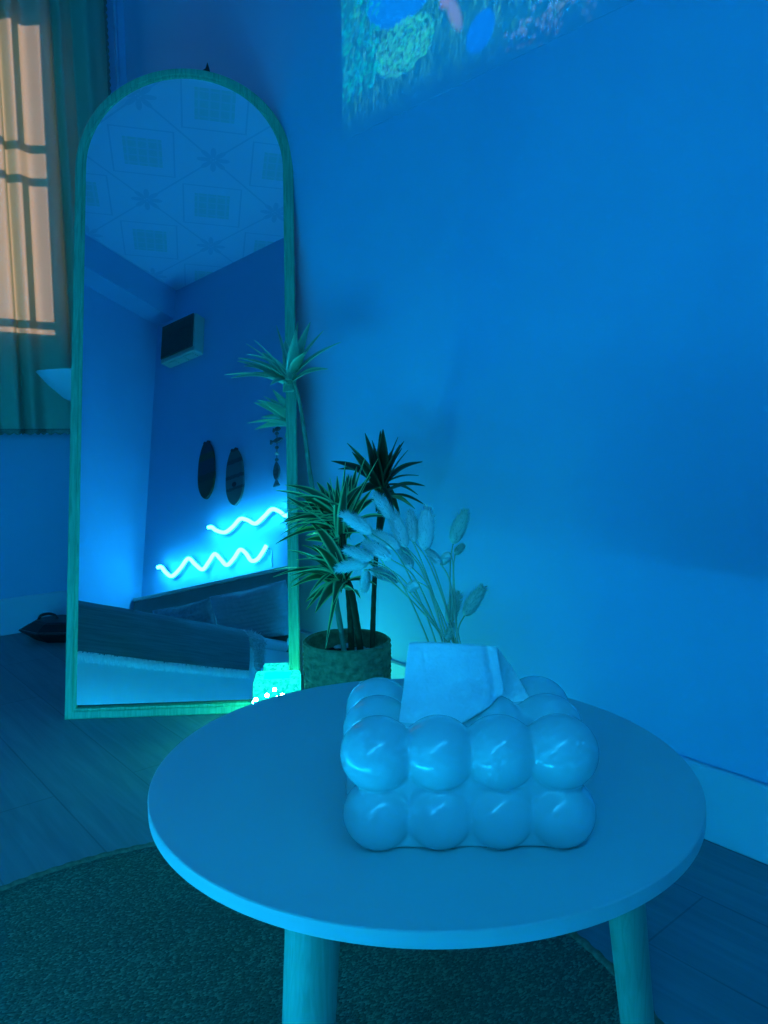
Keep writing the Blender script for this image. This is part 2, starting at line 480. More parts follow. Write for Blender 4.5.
for k in range(nn):
    for j in range(mm):
        fs.append((k*mm+j, k*mm+(j+1) % mm, ((k+1) % nn)*mm+(j+1) % mm, ((k+1) % nn)*mm+j))
o = mesh('braided_edge', vs, fs, mat('rug_braid', (.17, .20, .13), .95, .25, 150, .3, 300, .1), rg, True)
o['label'] = 'lighter braided edge'

# ------------------------------------------------------------------ coffee table
TC = V((.447, .475, 0)); TT = .310; TR = .232
tb = empty('coffee_table', TC); tag(tb, 'round white-topped coffee table on tapered pale wooden legs', 'table')
lathe('tabletop', [(.001, TT-.0125), (TR-.002, TT-.0125), (TR, TT-.0110), (TR, TT-.0008), (TR-.0008, TT), (.001, TT)], M['white'], tb, 180)
for ang in (202.5, 327.5, 80.5):
    a = math.radians(ang); d = V((math.cos(a), math.sin(a), 0))
    top = d*.178 + V((0, 0, TT-.0125)); bot = d*.212 + V((0, 0, .0065))
    pts = [bot, bot+(top-bot)*.02] + [bot+(top-bot)*k/8 for k in range(1, 9)]
    v, f = tube_data(pts, lambda t: .0150+.0045*t if t > .02 else .0140, 28)
    for q in v[:28]: q.z = .0064
    for q in v[-28:]: q.z = TT-.0125
    o = mesh('leg', v, f, M['wood_leg'], tb, True)
    o.modifiers.new('es', 'EDGE_SPLIT').split_angle = math.radians(40)

# ------------------------------------------------------------------ bubble tissue box
BXC = V((.4093, .3895, TT)); BA = math.radians(-40.52)
bx = empty('tissue_box', BXC, BA); tag(bx, 'glossy white ceramic tissue box made of round bubbles on the coffee table', 'tissue box')
bm = bmesh.new()
for ix in (-1.5, -.5, .5, 1.5):
    for iy in (-1, 0, 1):
        for iz, (zc, rr) in enumerate(((.0215, .0258), (.0655, .0270))):
            if iy == 0 and abs(ix) < 1 and iz == 0: continue
            r = bmesh.ops.create_icosphere(bm, subdivisions=4, radius=rr)
            c = V((ix*.0427, iy*.0425, zc))
            for v in r['verts']: v.co = V((v.co.x, v.co.y, v.co.z*.96)) + c
add_box(bm, -.077, .077, -.054, .054, .0005, .080)
me = bpy.data.meshes.new('tmp'); bm.to_mesh(me); bm.free()
tmp = bpy.data.objects.new('tmp', me); link(tmp)
rm = tmp.modifiers.new('r', 'REMESH'); rm.mode = 'VOXEL'; rm.voxel_size = .0013
sm = tmp.modifiers.new('s', 'SMOOTH'); sm.iterations = 26; sm.factor = .5
dg = bpy.context.evaluated_depsgraph_get()
ev = tmp.evaluated_get(dg); m2 = bpy.data.meshes.new_from_object(ev)
bpy.data.objects.remove(tmp)
for v in m2.vertices:
    if v.co.z < .0002: v.co.z = .0002
for p in m2.polygons: p.use_smooth = True
m2.materials.clear(); m2.materials.append(M['ceramic']); m2.name = 'bubble_body'
link(bpy.data.objects.new('bubble_body', m2), bx)
box('base_lip', -.074, .074, -.050, .050, 0, .003, M['ceramic'], bx, .0012)
# black plate in place of the shaded dispensing slot, under the tissue
vs = [(.040*math.cos(2*PI*k/32), .007*math.sin(2*PI*k/32), z) for z in (.0800, .0830) for k in range(32)]
mesh('slot', vs, [tuple(range(32)), tuple(range(32, 64))]+[(k, (k+1) % 32, (k+1) % 32+32, k+32) for k in range(32)], M['dark'], bx)

# tissue: one sheet folded over at the top, its right corner falling back
ts = empty('tissue', BXC+V((0, 0, .076)), BA); tag(ts, 'white paper tissue pulled up out of the bubble box', 'tissue')
nu, nv = 64, 60
vs, fs = [], []
def lerp(a, b, t): return a+(b-a)*t
for j in range(nv+1):
    v = j/nv
    for i in range(nu+1):
        u = i/nu
        # front hem, top fold and back hem as curves in (x, y, z) of the box
        fx = lerp(-.0490, .0300, u); fy = -.022-.009*math.sin(PI*u)+.014*u*u; fz = .0790-.0035*math.sin(PI*u*1.2)+.016*u**3
        tx = lerp(-.0405, .0255, u); ty = -.006-.003*math.sin(PI*u)+.006*u**4; tz = .1345+.0012*math.sin(PI*u)-.0055*u*u
        bx_ = lerp(-.0450, .0560, u**1.1); by = .020+.004*math.sin(PI*u*2); bz = .0800+.004*math.sin(2*PI*u)
        if v < .5:
            t = v/.5
            w = t*t*(3-2*t)*.35+t*.65
            p = V((lerp(fx, tx, t), lerp(fy, ty, w), lerp(fz, tz, t)))
            p.y -= .004*math.sin(PI*t)*(1-u)
        else:
            t = (v-.5)/.5
            p = V((lerp(tx, bx_, t**1.02), lerp(ty, by, t**.7), lerp(tz, bz, t)))
            p.y += .006*math.sin(PI*t)
            p.x += .0015*math.sin(PI*t)*u**3
        # creases: one beside the right fold, soft diagonals, a hem stitched near the top
        cr1 = .7*math.exp(-((u-.88-.05*(1-v*2))/.045)**2)*(1 if v < .5 else .3)
        p.y += .0045*cr1
        p.y += .0005*math.sin(11*u+9*v+1.2*math.sin(5*v))+.00012*math.sin(31*u-23*v)
        p.y -= .0006*math.exp(-((v-.45)/.006)**2)
        d1 = math.exp(-(((u-.15)-(.5-v)*.35)/.012)**2); d2 = math.exp(-(((u-.46)-(.5-v)*.45)/.012)**2)
        if v < .5: p.y += .0004*d1*(v > .2)+.0003*d2*(v > .15)
        p.z += .0010*math.sin(9*u+2)*(abs(v-.5)*2)
        vs.append((p.x, p.y, p.z-.076))
for j in range(nv):
    for i in range(nu):
        a = j*(nu+1)+i
        fs.append((a, a+1, a+nu+2, a+nu+1))
mesh('tissue_sheet', vs, fs, M['tissue'], ts, True, .0007)

# ------------------------------------------------------------------ vase and dried bunny tails behind the box
VC = V((.4827, .4754, TT))
vz = empty('bud_vase', VC); tag(vz, 'small pale vase hidden behind the tissue box holding the dried grass', 'vase')
lathe('vase_body', [(.010, 0), (.017, .001), (.022, .012), (.0235, .030), (.020, .050), (.014, .064), (.0125, .070), (.0140, .075), (.0125, .0755), (.0108, .070), (.0120, .063), (.016, .05), (.016, .03), (.010, .006)], M['ceramic'], vz, 40)
GR = {
 'a':((0.459, 0.55, 0.5436),(0.4632, 0.53, 0.5203)),
 'b':((0.462, 0.5299, 0.5291),(0.463, 0.5114, 0.4961)),
 'c':((0.4162, 0.5442, 0.5296),(0.4282, 0.5181, 0.5111)),
 'd':((0.4404, 0.5343, 0.5113),(0.4528, 0.5085, 0.4966)),
 'e':((0.483, 0.5423, 0.4927),(0.4837, 0.5257, 0.4725)),
 'f':((0.4239, 0.5232, 0.5045),(0.4344, 0.4989, 0.4894)),
 'g':((0.411, 0.5337, 0.4983),(0.4214, 0.5103, 0.4896)),
 'h':((0.4275, 0.57, 0.4748),(0.4446, 0.5429, 0.48)),
 'i':((0.431, 0.5328, 0.459),(0.4275, 0.5252, 0.4777)),
 'j':((0.4642, 0.5289, 0.4657),(0.4408, 0.5369, 0.4745)),
 'k':((0.477, 0.5208, 0.5287),(0.471, 0.5088, 0.5003)),
 'l':((0.4829, 0.5046, 0.5341),(0.4715, 0.4956, 0.4941)),
 'm':((0.5426, 0.5129, 0.5254),(0.5237, 0.5114, 0.4927)),
 'n':((0.4734, 0.4936, 0.4941),(0.474, 0.4784, 0.4836)),
 'o':((0.5082, 0.4843, 0.4962),(0.4953, 0.4811, 0.4893)),
 'p':((0.4576, 0.503, 0.4597),(0.4584, 0.4902, 0.4671)),
 'q':((0.5131, 0.4943, 0.4511),(0.4971, 0.4909, 0.4235)),
 'r':((0.513, 0.4628, 0.4617),(0.4908, 0.4651, 0.4361)),
 's':((0.4937, 0.4817, 0.4258),(0.4809, 0.4776, 0.4125)),
 't':((0.5096, 0.5114, 0.4772),(0.5083, 0.5005, 0.4866)),
}
GL = {
 'a': 'tallest bunny tail, its tip highest in the bouquet and in front of the dark leaves',
 'b': 'long bunny tail hanging just below the tallest one',
 'c': 'bunny tail leaning up left with its fluffy tip in the plant leaves',
 'd': 'bunny tail below the one whose tip touches the plant leaves, slanting down right',
 'e': 'bunny tail in the middle of the bouquet, low and close to the stems',
 'f': 'short bunny tail in the left cluster, pointing up left above the lowest ones',
 'g': 'bunny tail of the left cluster between the short slanting one and the flat leftmost one',
 'h': 'leftmost bunny tail lying almost flat',
 'i': 'bunny tail drooping straight down at the left of the bouquet',
 'j': 'bunny tail of the left cluster pointing down right towards the stems',
 'k': 'upright broad bunny tail left of the slim upright one',
 'l': 'slim upright bunny tail on a straight stem in the middle right of the bouquet',
 'm': 'green-lit bunny tail at the upper right, tallest on the right side',
 'n': 'bunny tail curling down right under the slim upright one',
 'o': 'small dull bunny tail just under the tall one at the upper right',
 'p': 'tiny pale bunny tail low among the stems',
 'q': 'upright green-lit bunny tail low at the right, beside the rightmost one',
 'r': 'rightmost bunny tail leaning out over the box',
 's': 'lowest bunny tail, right above the tissue',
 't': 'small pale bunny tail between the two right-hand stems',
}
M['grass'] = mat('dried_grass_stem', (.46, .54, .34), .8, .15, 60)
M['tail'] = mat('bunny_tail_pale', (.88, .97, .86), .95, .04, 90, 0, 50, .1)
M['tail_green_lit'] = mat('bunny_tail_green_lit', (.66, .94, .70), .95, .08, 90, 0, 50, .1)  # greener light on the right-hand heads, put into the colour
for q in ('tail', 'tail_green_lit'):
    nt = M[q].node_tree; pb = nt.nodes['Principled BSDF']
    tl = nt.nodes.new('ShaderNodeBsdfTranslucent'); tl.inputs[0].default_value = (.72, .90, .74, 1) if q == 'tail' else (.55, .85, .60, 1)
    mx = nt.nodes.new('ShaderNodeMixShader'); mx.inputs[0].default_value = .12
    nt.links.new(pb.outputs[0], mx.inputs[1]); nt.links.new(tl.outputs[0], mx.inputs[2]); nt.links.new(mx.outputs[0], nt.nodes['Material Output'].inputs['Surface'])
for gi, (key, (tip, base)) in enumerate(GR.items()):
    rnd = random.Random(100+gi)
    tip, base = V(tip), V(base)
    root = VC + V((rnd.uniform(-.008, .008), rnd.uniform(-.008, .008), .012))
    ax = (tip-base); Ln = ax.length; ax.normalize()
    g = empty('bunny_tail_grass', root); tag(g, GL[key], 'dried grass', 'dried bunny tails behind the tissue box')
    neck = VC + V((rnd.uniform(-.010, .010), rnd.uniform(-.010, .010), .080))
    d = base-neck
    # the stem rises steeply first and then bends over towards its head
    m1 = neck + V((d.x*.25, d.y*.25, max(d.z*.42, .02))); m2_ = neck + V((d.x*.68, d.y*.68, max(d.z*.86, .018))) - ax*.004
    pts = smooth_path([root, neck, m1, m2_, base, base+ax*.004], 6)
    tube('stem', [p-root for p in pts], lambda t: .00085-.0003*t, M['grass'], g, 6)
    mt = M['tail_green_lit'] if key in 'mqros' else M['tail']
    wd = Ln*.21 if key not in 'pt' else Ln*.34
    s = ax.cross(V((.3, .8, .5))).normalized(); t2 = ax.cross(s)
    vs, fs = [], []
    nr, nk = 14, 14
    bend = V((0, 0, -.10*Ln))
    def at(t): return base + ax*Ln*t + bend*(t*t-t*.3)
    def rad(t): return wd*(max(.02, 1-abs(2*t-1)**2.5)**.55)*(1.08-.30*t)
    for i in range(nr+1):
        t = i/nr
        for k in range(nk):
            a = 2*PI*k/nk
            rr = rad(t)*(1+.06*rnd.uniform(-1, 1))*.86
            vs.append(at(t)+(s*math.cos(a)+t2*math.sin(a))*rr-root)
    for i in range(nr):
        for k in range(nk):
            a, b_ = i*nk+k, i*nk+(k+1) % nk
            fs.append((a, b_, b_+nk, a+nk))
    fs += [tuple(range(nk)), tuple(nr*nk+k for k in range(nk))]
    for q in range(520):          # soft bristles pointing to the tip
        t = rnd.random(); a = rnd.uniform(0, 2*PI)
        o_ = s*math.cos(a)+t2*math.sin(a)
        p0 = at(t)+o_*rad(t)*.75
        di = (o_*rnd.uniform(.5, 1.0)+ax*rnd.uniform(.7, 1.3)).normalized()
        ln = min(rnd.uniform(.0025, .0065), Ln*.2)
        w = ax.cross(o_)*.00045
        k = len(vs)
        vs += [p0+w-root, p0-w-root, p0+o_*.0003-root, p0+di*ln-root]
        fs += [(k, k+1, k+3), (k+1, k+2, k+3), (k+2, k, k+3)]
    mesh('seed_head', vs, fs, mt, g, True)

# ------------------------------------------------------------------ potted dracaena
PC = V((.806, 1.047, 0))
pl = empty('potted_dracaena', PC); tag(pl, 'tall dracaena with variegated strap leaves in a woven basket by the mirror', 'plant')
def weave(i, k, a):
    if not 2 < i < 84: return 0
    q = i-3
    return .0030*abs(math.sin(PI*q/4))*(.55+.45*math.cos(22*a+PI*(q//4)))
prof = [(.001, .001), (.057, .001), (.060, .004)] + [(.062+.0135*math.sin((k/80)*PI*.55), .006+.226*k/80) for k in range(81)]
zr = prof[-1][1]; rr = prof[-1][0]
prof += [(rr+.002, zr+.004), (rr-.002, zr+.007), (rr-.006, zr+.004), (rr-.007, zr-.01), (rr-.010, .02), (.001, .018)]
lathe('basket', prof, M['basket'], pl, 264, (0, 0, 0), weave)
lathe('soil', [(.001, .02), (.062, .02), (.066, .204), (.060, .209), (.001, .211)], M['soil'], pl, 40)
bm = bmesh.new()
rnd = random.Random(5)
for q in range(26):
    a = rnd.uniform(0, 2*PI); r = .058*rnd.random()**.5
    c = V((r*math.cos(a), r*math.sin(a), .2115))
    rs_ = bmesh.ops.create_icosphere(bm, subdivisions=2, radius=1)
    sx, sy, sz = rnd.uniform(.005, .010), rnd.uniform(.004, .008), rnd.uniform(.003, .005)
    for v in rs_['verts']: v.co = V((v.co.x*sx, v.co.y*sy, v.co.z*sz))+c
o = from_bm('pebbles', bm, M['pebble'], pl, True); o['kind'] = 'stuff'
TK = {
 'T1': [(0.8018, 1.0453, 0.1985), (0.8012, 1.076, 0.3228), (0.8163, 1.1298, 0.4238), (0.8425, 1.1987, 0.5111), (0.874, 1.2641, 0.6061), (0.8881, 1.3, 0.6667), (0.8795, 1.314, 0.7151)],
 'T2': [(0.8171, 1.0193, 0.2012), (0.789, 1.0064, 0.3178), (0.7718, 0.9998, 0.3554), (0.763, 0.9962, 0.3706)],
 'T3': [(0.8428, 1.023, 0.1951), (0.8802, 1.0602, 0.3139), (0.9195, 1.0937, 0.4177), (0.9384, 1.1029, 0.5066)],
 'T4': [(0.8159, 1.0461, 0.1955), (0.808, 1.0419, 0.3092), (0.7958, 1.0405, 0.4164), (0.7955, 1.0473, 0.4643)]}
for k, p in TK.items():
    r0 = {'T1': .0050, 'T2': .0062, 'T3': .0050, 'T4': .0058}[k]
    P = smooth_path(p, 10)
    tube('trunk', [q-PC for q in P], lambda t, r0=r0: r0*(1-.30*t)*(1+.05*math.sin(t*90)), M['trunk_green' if k == 'T1' else 'trunk'], pl, 12)
def leaf_mat(name, cm, ce):
    m, nt, b = new_mat(name); N, L = nt.nodes, nt.links
    at_ = N.new('ShaderNodeAttribute'); at_.attribute_name = 'margin'
    rp = N.new('ShaderNodeValToRGB'); e = rp.color_ramp.elements
    e[0].position = .25; e[0].color = (*cm, 1); e[1].position = .62; e[1].color = (*ce, 1)
    L.new(at_.outputs['Fac'], rp.inputs[0]); L.new(rp.outputs[0], b.inputs['Base Color'])
    b.inputs['Roughness'].default_value = .38
    tl = N.new('ShaderNodeBsdfTranslucent'); L.new(rp.outputs[0], tl.inputs[0])
    mx = N.new('ShaderNodeMixShader'); mx.inputs[0].default_value = .15
    L.new(b.outputs[0], mx.inputs[1]); L.new(tl.outputs[0], mx.inputs[2]); L.new(mx.outputs[0], N['Material Output'].inputs['Surface'])
    return m
M['leaf_pale'] = leaf_mat('dracaena_leaf_pale', (.20, .52, .32), (.45, .80, .50))
M['leaf_backlit'] = leaf_mat('dracaena_leaf_backlit', (.010, .045, .016), (.05, .16, .06))  # darker copy of the leaf green, backlit shade put into the colour
M['leaf_mid'] = leaf_mat('dracaena_leaf_variegated', (.020, .15, .04), (.42, .92, .36))
def rosette(mt, c, tips, wid, seed, extra=0, arch_=.10, run=.018):
    rnd = random.Random(seed)
    c = V(c)
    tips = [V(t) for t in tips]
    for q in range(extra):
        a, b_ = rnd.choice(tips), rnd.choice(tips)
        d = ((a-c)+(b_-c)*.8+V((rnd.uniform(-.03, .03), rnd.uniform(-.03, .03), rnd.uniform(-.02, .05))))
        if d.length > .02: tips.append(c+d.normalized()*rnd.uniform(.07, .125)+V((0, 0, -rnd.uniform(0, run*.8))))
    vs, fs, mg = [], [], []
    nl = 12
    for t in tips:
        t = V((min(t.x, 1.045), t.y, t.z))
        d = t-c; Ln = d.length
        b0 = c + d.normalized()*.004 + V((0, 0, rnd.uniform(-run, .006)))
        d = t-b0
        side = d.cross(V((0, 0, 1)))
        if side.length < 1e-4: side = V((1, 0, 0))
        side.normalize()
        side = (Matrix.Rotation(rnd.uniform(-.9, .9), 3, d.normalized()) @ side)
        nrm = side.cross(d).normalized()
        horiz = math.hypot(d.x, d.y)/max(Ln, 1e-4)
        w0 = wid*rnd.uniform(.85, 1.15)
        k0 = len(vs)
        for i in range(nl+1):
            s = i/nl
            p = b0 + d*s + V((0, 0, 1))*arch_*Ln*horiz*math.sin(PI*s)
            w = w0*(.45+.55*math.sin(PI*min(1, s*1.15+.12))) if s < .7 else w0*(.45+.55*math.sin(PI*min(1, .7*1.15+.12)))*((1-s)/.3)**.75
            w = max(w, .0003)
            for x, hgt, g_ in ((-1, .28, 1), (-.62, .10, .35), (0, 0, 0), (.62, .10, .35), (1, .28, 1)):
                vs.append(p + side*x*w + nrm*hgt*w)
                mg.append(g_)
        for i in range(nl):
            for k in range(4):
                a = k0+i*5+k
                fs.append((a, a+1, a+6, a+5))
    o = mesh('leaf_rosette', [v-PC for v in vs], fs, mt, pl, True)
    at_ = o.data.attributes.new('margin', 'FLOAT', 'POINT')
    at_.data.foreach_set('value', mg)
    md = o.modifiers.new('thickness', 'SOLIDIFY'); md.thickness = .0008; md.offset = 0
    return o
o = rosette(M['leaf_pale'], (0.8792, 1.3137, 0.7111), [(0.7618, 1.3751, 0.7162), (0.7617, 1.3477, 0.7087), (0.8092, 1.4051, 0.7482), (0.7699, 1.3326, 0.7465), (0.8121, 1.3414, 0.7846), (0.8809, 1.3671, 0.8221), (0.91, 1.3296, 0.8264), (0.905, 1.2801, 0.8204), (0.949, 1.237, 0.78), (0.9071, 1.2255, 0.7242), (0.8595, 1.2633, 0.7994), (0.8652, 1.2392, 0.7557), (0.8657, 1.3994, 0.7692), (0.835, 1.4217, 0.7405), (0.927, 1.3488, 0.7829), (0.9096, 1.3785, 0.7948), (0.8132, 1.2884, 0.6936), (0.8536, 1.3051, 0.682)], .0118, 1, 3, .08)
o['label'] = 'tall pale rosette in front of the mirror frame'
o = rosette(M['leaf_backlit'], (0.9384, 1.1029, 0.5066), [(0.8977, 1.102, 0.5991), (0.9131, 1.0688, 0.606), (0.958, 1.0784, 0.591), (0.9433, 1.0454, 0.5838), (0.8575, 1.1046, 0.5814), (0.8612, 1.1591, 0.5475), (0.9125, 1.2055, 0.5291), (1.0276, 1.0871, 0.5418), (1.0252, 1.0763, 0.4956), (0.9701, 1.0188, 0.4662), (0.9854, 1.0624, 0.4547), (0.9591, 1.0521, 0.567), (0.9006, 1.0855, 0.5862), (0.8654, 1.1004, 0.565), (0.8654, 1.1084, 0.4768), (0.9992, 1.1207, 0.4378), (1.0196, 1.0904, 0.4777), (0.9354, 1.1651, 0.5275), (0.9851, 1.1267, 0.5656), (0.8982, 1.0735, 0.4547)], .0092, 2, 10, .10, .03)
o['label'] = 'rosette darkened as if backlit, standing against the wall'
o = rosette(M['leaf_mid'], (0.7955, 1.0473, 0.4643), [(0.7932, 1.0231, 0.5307), (0.807, 1.0694, 0.525), (0.8016, 1.0918, 0.5138), (0.7909, 1.1226, 0.5059), (0.7755, 1.1383, 0.4899), (0.7021, 1.0842, 0.4872), (0.7379, 1.1152, 0.4603), (0.7287, 1.1237, 0.4481), (0.7141, 1.1117, 0.426), (0.7043, 1.0835, 0.4415), (0.7441, 1.08, 0.4175), (0.7917, 0.9814, 0.5141), (0.8748, 1.062, 0.479), (0.8606, 1.0567, 0.4444), (0.7887, 1.0541, 0.407), (0.7457, 1.0446, 0.4039), (0.8564, 1.0784, 0.5189), (0.7913, 1.0694, 0.5014), (0.7739, 1.1369, 0.4667), (0.7615, 1.1359, 0.4282), (0.8057, 1.0336, 0.4161), (0.8268, 0.9994, 0.426)], .0092, 3, 50, .10, .065)
o['label'] = 'bushy green rosette in the middle'
o = rosette(M['leaf_mid'], (0.763, 0.9962, 0.3706), [(0.6886, 1.0994, 0.3698), (0.6625, 1.0552, 0.3673), (0.7117, 1.0842, 0.4032), (0.6881, 1.0001, 0.3178), (0.721, 1.0945, 0.3437), (0.6764, 1.008, 0.3994), (0.736, 1.0776, 0.41), (0.7336, 1.0274, 0.4155), (0.767, 1.0391, 0.4194), (0.7492, 0.9374, 0.3382), (0.8142, 0.9753, 0.3447), (0.8113, 0.9974, 0.3918), (0.7535, 1.0809, 0.35), (0.703, 1.0483, 0.3763), (0.7619, 1.0578, 0.3311)], .0100, 4, 14, .12, .035)
o['label'] = 'lowest rosette with bright leaf margins reaching over the mirror'

# ------------------------------------------------------------------ glowing lamp in front of the mirror
lm = empty('mood_lamp', (.822, 1.290, 0), math.radians(-36.4)); tag(lm, 'small square glowing lamp with a glittery shade at the foot of the mirror', 'lamp')
lm.location = (.812, 1.287, 0)
m = bpy.data.materials.new('lamp_shade_glow'); m.use_nodes = True; nt = m.node_tree; N, L = nt.nodes, nt.links
N.remove(N['Principled BSDF'])
tc = N.new('ShaderNodeTexCoord'); vo = N.new('ShaderNodeTexVoronoi'); vo.inputs['Scale'].default_value = 230
L.new(tc.outputs['Object'], vo.inputs['Vector'])
sep = N.new('ShaderNodeSeparateColor'); L.new(vo.outputs['Color'], sep.inputs[0])
rp = N.new('ShaderNodeValToRGB'); e = rp.color_ramp.elements
e[0].position = .1; e[0].color = (.0, .50, .44, 1); e[1].position = .9; e[1].color = (.012, 1.0, .80, 1)
L.new(sep.outputs[0], rp.inputs[0])
em = N.new('ShaderNodeEmission'); em.inputs['Strength'].default_value = LAMP_S
L.new(rp.outputs[0], em.inputs[0])
L.new(em.outputs[0], N['Material Output'].inputs['Surface'])
bm = bmesh.new(); add_box(bm, -.046, .046, -.040, .040, .010, .114, .007, 3)
bmesh.ops.subdivide_edges(bm, edges=bm.edges[:], cuts=5, use_grid_fill=True)
for v in bm.verts:
    k = .0011*math.sin(v.co.x*420+v.co.z*230)*math.cos(v.co.z*510+v.co.y*300)
    v.co += V((v.co.x, v.co.y, 0)).normalized()*k
from_bm('lamp_shade', bm, m, lm, True)
box('lamp_base', -.044, .044, -.038, .038, 0, .011, M['board'], lm, .002)
box('glowing_top', -.026, .026, -.022, .022, .112, .1150, emit_mat('lamp_top_light', (.0, 1.0, .78), TOP_S), lm, .001)  # added glowing plate, sends light up onto wall and leaves
hot = emit_mat('fairy_light', (.05, 1.0, .72), BULB_S)
BV, BF = lathe_data([(.0005, -.004), (.0035, -.0025), (.0042, 0), (.0035, .0025), (.0005, .004)], 12)
for px_, py_, pz_ in ((-.018, -.0415, .088), (-.003, -.0415, .099), (.002, -.0415, .082), (.012, -.0415, .087), (-.040, -.0415, .080), (.008, -.0415, .072), (-.008, -.0415, .070),
                      (.0475, -.020, .050), (.0475, .012, .072), (.0475, .000, .030), (.0475, .024, .052), (-.0475, .000, .060), (-.0475, .02, .035), (.020, .0415, .055), (-.015, .0415, .070)):  # side and back bulbs are unseen, added to light wall, plant and frame
    mesh('fairy_bulb', [(a+px_, b_+py_, c+pz_) for a, b_, c in BV], BF, hot, lm, True)

# ------------------------------------------------------------------ uplighter behind the mirror
fl_ = empty('floor_lamp', (.725, 1.985, 0)); tag(fl_, 'floor lamp with a pale bowl shade half hidden behind the mirror', 'lamp')
lathe('lamp_base', [(.001, 0), (.085, 0), (.088, .004), (.085, .010), (.03, .018), (.010, .022), (.001, .022)], M['metal'], fl_, 48)
tube('pole', [(0, 0, .02), (0, 0, .4), (0, 0, .675)], .009, M['metal'], fl_, 16)
lathe('lamp_shade', [(.012, .672), (.030, .674), (.070, .693), (.105, .725), (.132, .757), (.1325, .7585), (.130, .7585), (.102, .728), (.068, .698), (.028, .680), (.001, .679)], M['lampshade'], fl_, 64)

# ------------------------------------------------------------------ black tray on the floor by the back wall
ty = empty('black_tray', (.725, 2.318, 0), math.radians(-38)); tag(ty, 'low black lidded tray on the floor against the back wall, left of the mirror', 'tray')
def octa(prof, sx=1.0, sy=.72, n=8):
    v = []
    for r, z in prof:
        for k in range(n):
            a = 2*PI*(k+.5)/n
            v.append((r*math.cos(a)*sx, r*math.sin(a)*sy, z))
    f = [(i*n+k, i*n+(k+1) % n, (i+1)*n+(k+1) % n, (i+1)*n+k) for i in range(len(prof)-1) for k in range(n)]
    return v, f+[tuple(range(n)), tuple((len(prof)-1)*n+k for k in range(n))]
v, f = octa([(.075, 0), (.080, .002), (.122, .030), (.124, .033)])
mesh('tray_body', v, f, M['dark'], ty)
v, f = octa([(.126, .033), (.128, .036), (.126, .038)]); mesh('rim', v, f, mat('tray_rim_plastic', (.035, .035, .04), .3), ty)
v, f = octa([(.121, .038), (.090, .056), (.075, .060)]); mesh('tray_lid', v, f, M['dark'], ty)
for sx in (-.045, .045):
    pts = smooth_path([(sx-.028, 0, .058), (sx-.020, 0, .070), (sx, 0, .075), (sx+.020, 0, .070), (sx+.028, 0, .058)], 6)
    tube('handle', pts, .0042, M['dark'], ty, 8)

# ------------------------------------------------------------------ bed along the left wall, seen in the mirror
bd = empty('bed', (-.93, .80, 0)); tag(bd, 'single bed with white sides standing along the left wall, reflected in the mirror', 'bed')
def bbox(name, x0, x1, y0, y1, z0, z1, mt, bev, seg=3):
    return box(name, x0+.93, x1+.93, y0-.80, y1-.80, z0, z1, mt, bd, bev, seg)
bbox('bed_skirt', -1.44, -.306, -.105, 1.80, .0, .400, M['linen'], .006)
bbox('mattress', -1.44, -.312, -.105, 1.80, .400, .455, M['linen'], .025, 5)
bbox('headboard', -1.445, -.20, -.164, -.112, .0, .806, M['headboard'], .008)
# blue LED strip in its channel along the foot of the bed side
bbox('strip_channel', -.306, -.300, .02, 1.76, .046, .064, M['boxwhite'], .001)
o = bbox('light_strip', -.300, -.294, .03, 1.75, .049, .061, emit_mat('led_strip_light', (.003, .46, 1.0), STRIP_S), .0015)
bbox('headboard_rail', -1.445, -.20, -.166, -.108, .806, .826, M['headtop'], .005)

# ribbed throw over the bed with a woolly fringe along its hem
bl = empty('throw_blanket', (-.85, .95, .478)); tag(bl, 'ribbed grey throw blanket with a white woolly fringe hanging over the bed side', 'blanket')
prof = []
for k in range(30): prof.append((-1.36+.983*k/29, .471))
for k in range(1, 9):
    a = PI/2*(1-k/8); prof.append((-.377+.075*math.cos(a)+.004, .396+.075*math.sin(a)))
for k in range(1, 13): prof.append((-.298+.004*math.sin(k/12*PI), .396-.116*k/12))
ny = 140
def bl_pt(i, j):
    x, z = prof[i]; y = .190+1.59*j/ny
    f = i/(len(prof)-1)
    wv = .006*math.sin(y*9+f*3)+.004*math.sin(y*23+1.3*f)
    if x < -.382: return V((x, y, z+.006+wv*.5+.008*math.sin(x*7)*math.sin(y*4)))
    return V((x+.004+max(wv, -.003)*.7, y+.010*f*math.sin(y*6), z+.006+.005*math.sin(y*7+.6)*(f-.6)))
vs = [bl_pt(i, j)-V((-.85, .95, .478)) for j in range(ny+1) for i in range(len(prof))]
n = len(prof)
fs = [(j*n+i, j*n+i+1, (j+1)*n+i+1, (j+1)*n+i) for j in range(ny) for i in range(n-1)]
mesh('blanket_cloth', vs, fs, M['blanket'], bl, True, .009)
rnd = random.Random(11)
vs, fs = [], []
for q in range(2200):
    j = rnd.uniform(0, ny); j0 = int(j)
    p = bl_pt(n-1, min(j0, ny))+V((rnd.uniform(-.001, .006), (j-j0)*1.59/ny, .004))
    dr = V((rnd.uniform(.0, .010), rnd.uniform(-.014, .014), -rnd.uniform(.016, .040)))
    w = V((0, .0016, 0)); k = len(vs); t = V((.0016, 0, 0)); o_ = V((-.85, .95, .478))
    vs += [p-w-o_, p+w-o_, p+t-o_, p+dr-w*.4-o_, p+dr+w*.4-o_, p+dr+t*.4-o_]
    fs += [(k, k+1, k+4, k+3), (k+1, k+2, k+5, k+4), (k+2, k, k+3, k+5), (k+3, k+4, k+5)]
o = mesh('fringe', vs, fs, M['fringe'], bl); o['kind'] = 'stuff'

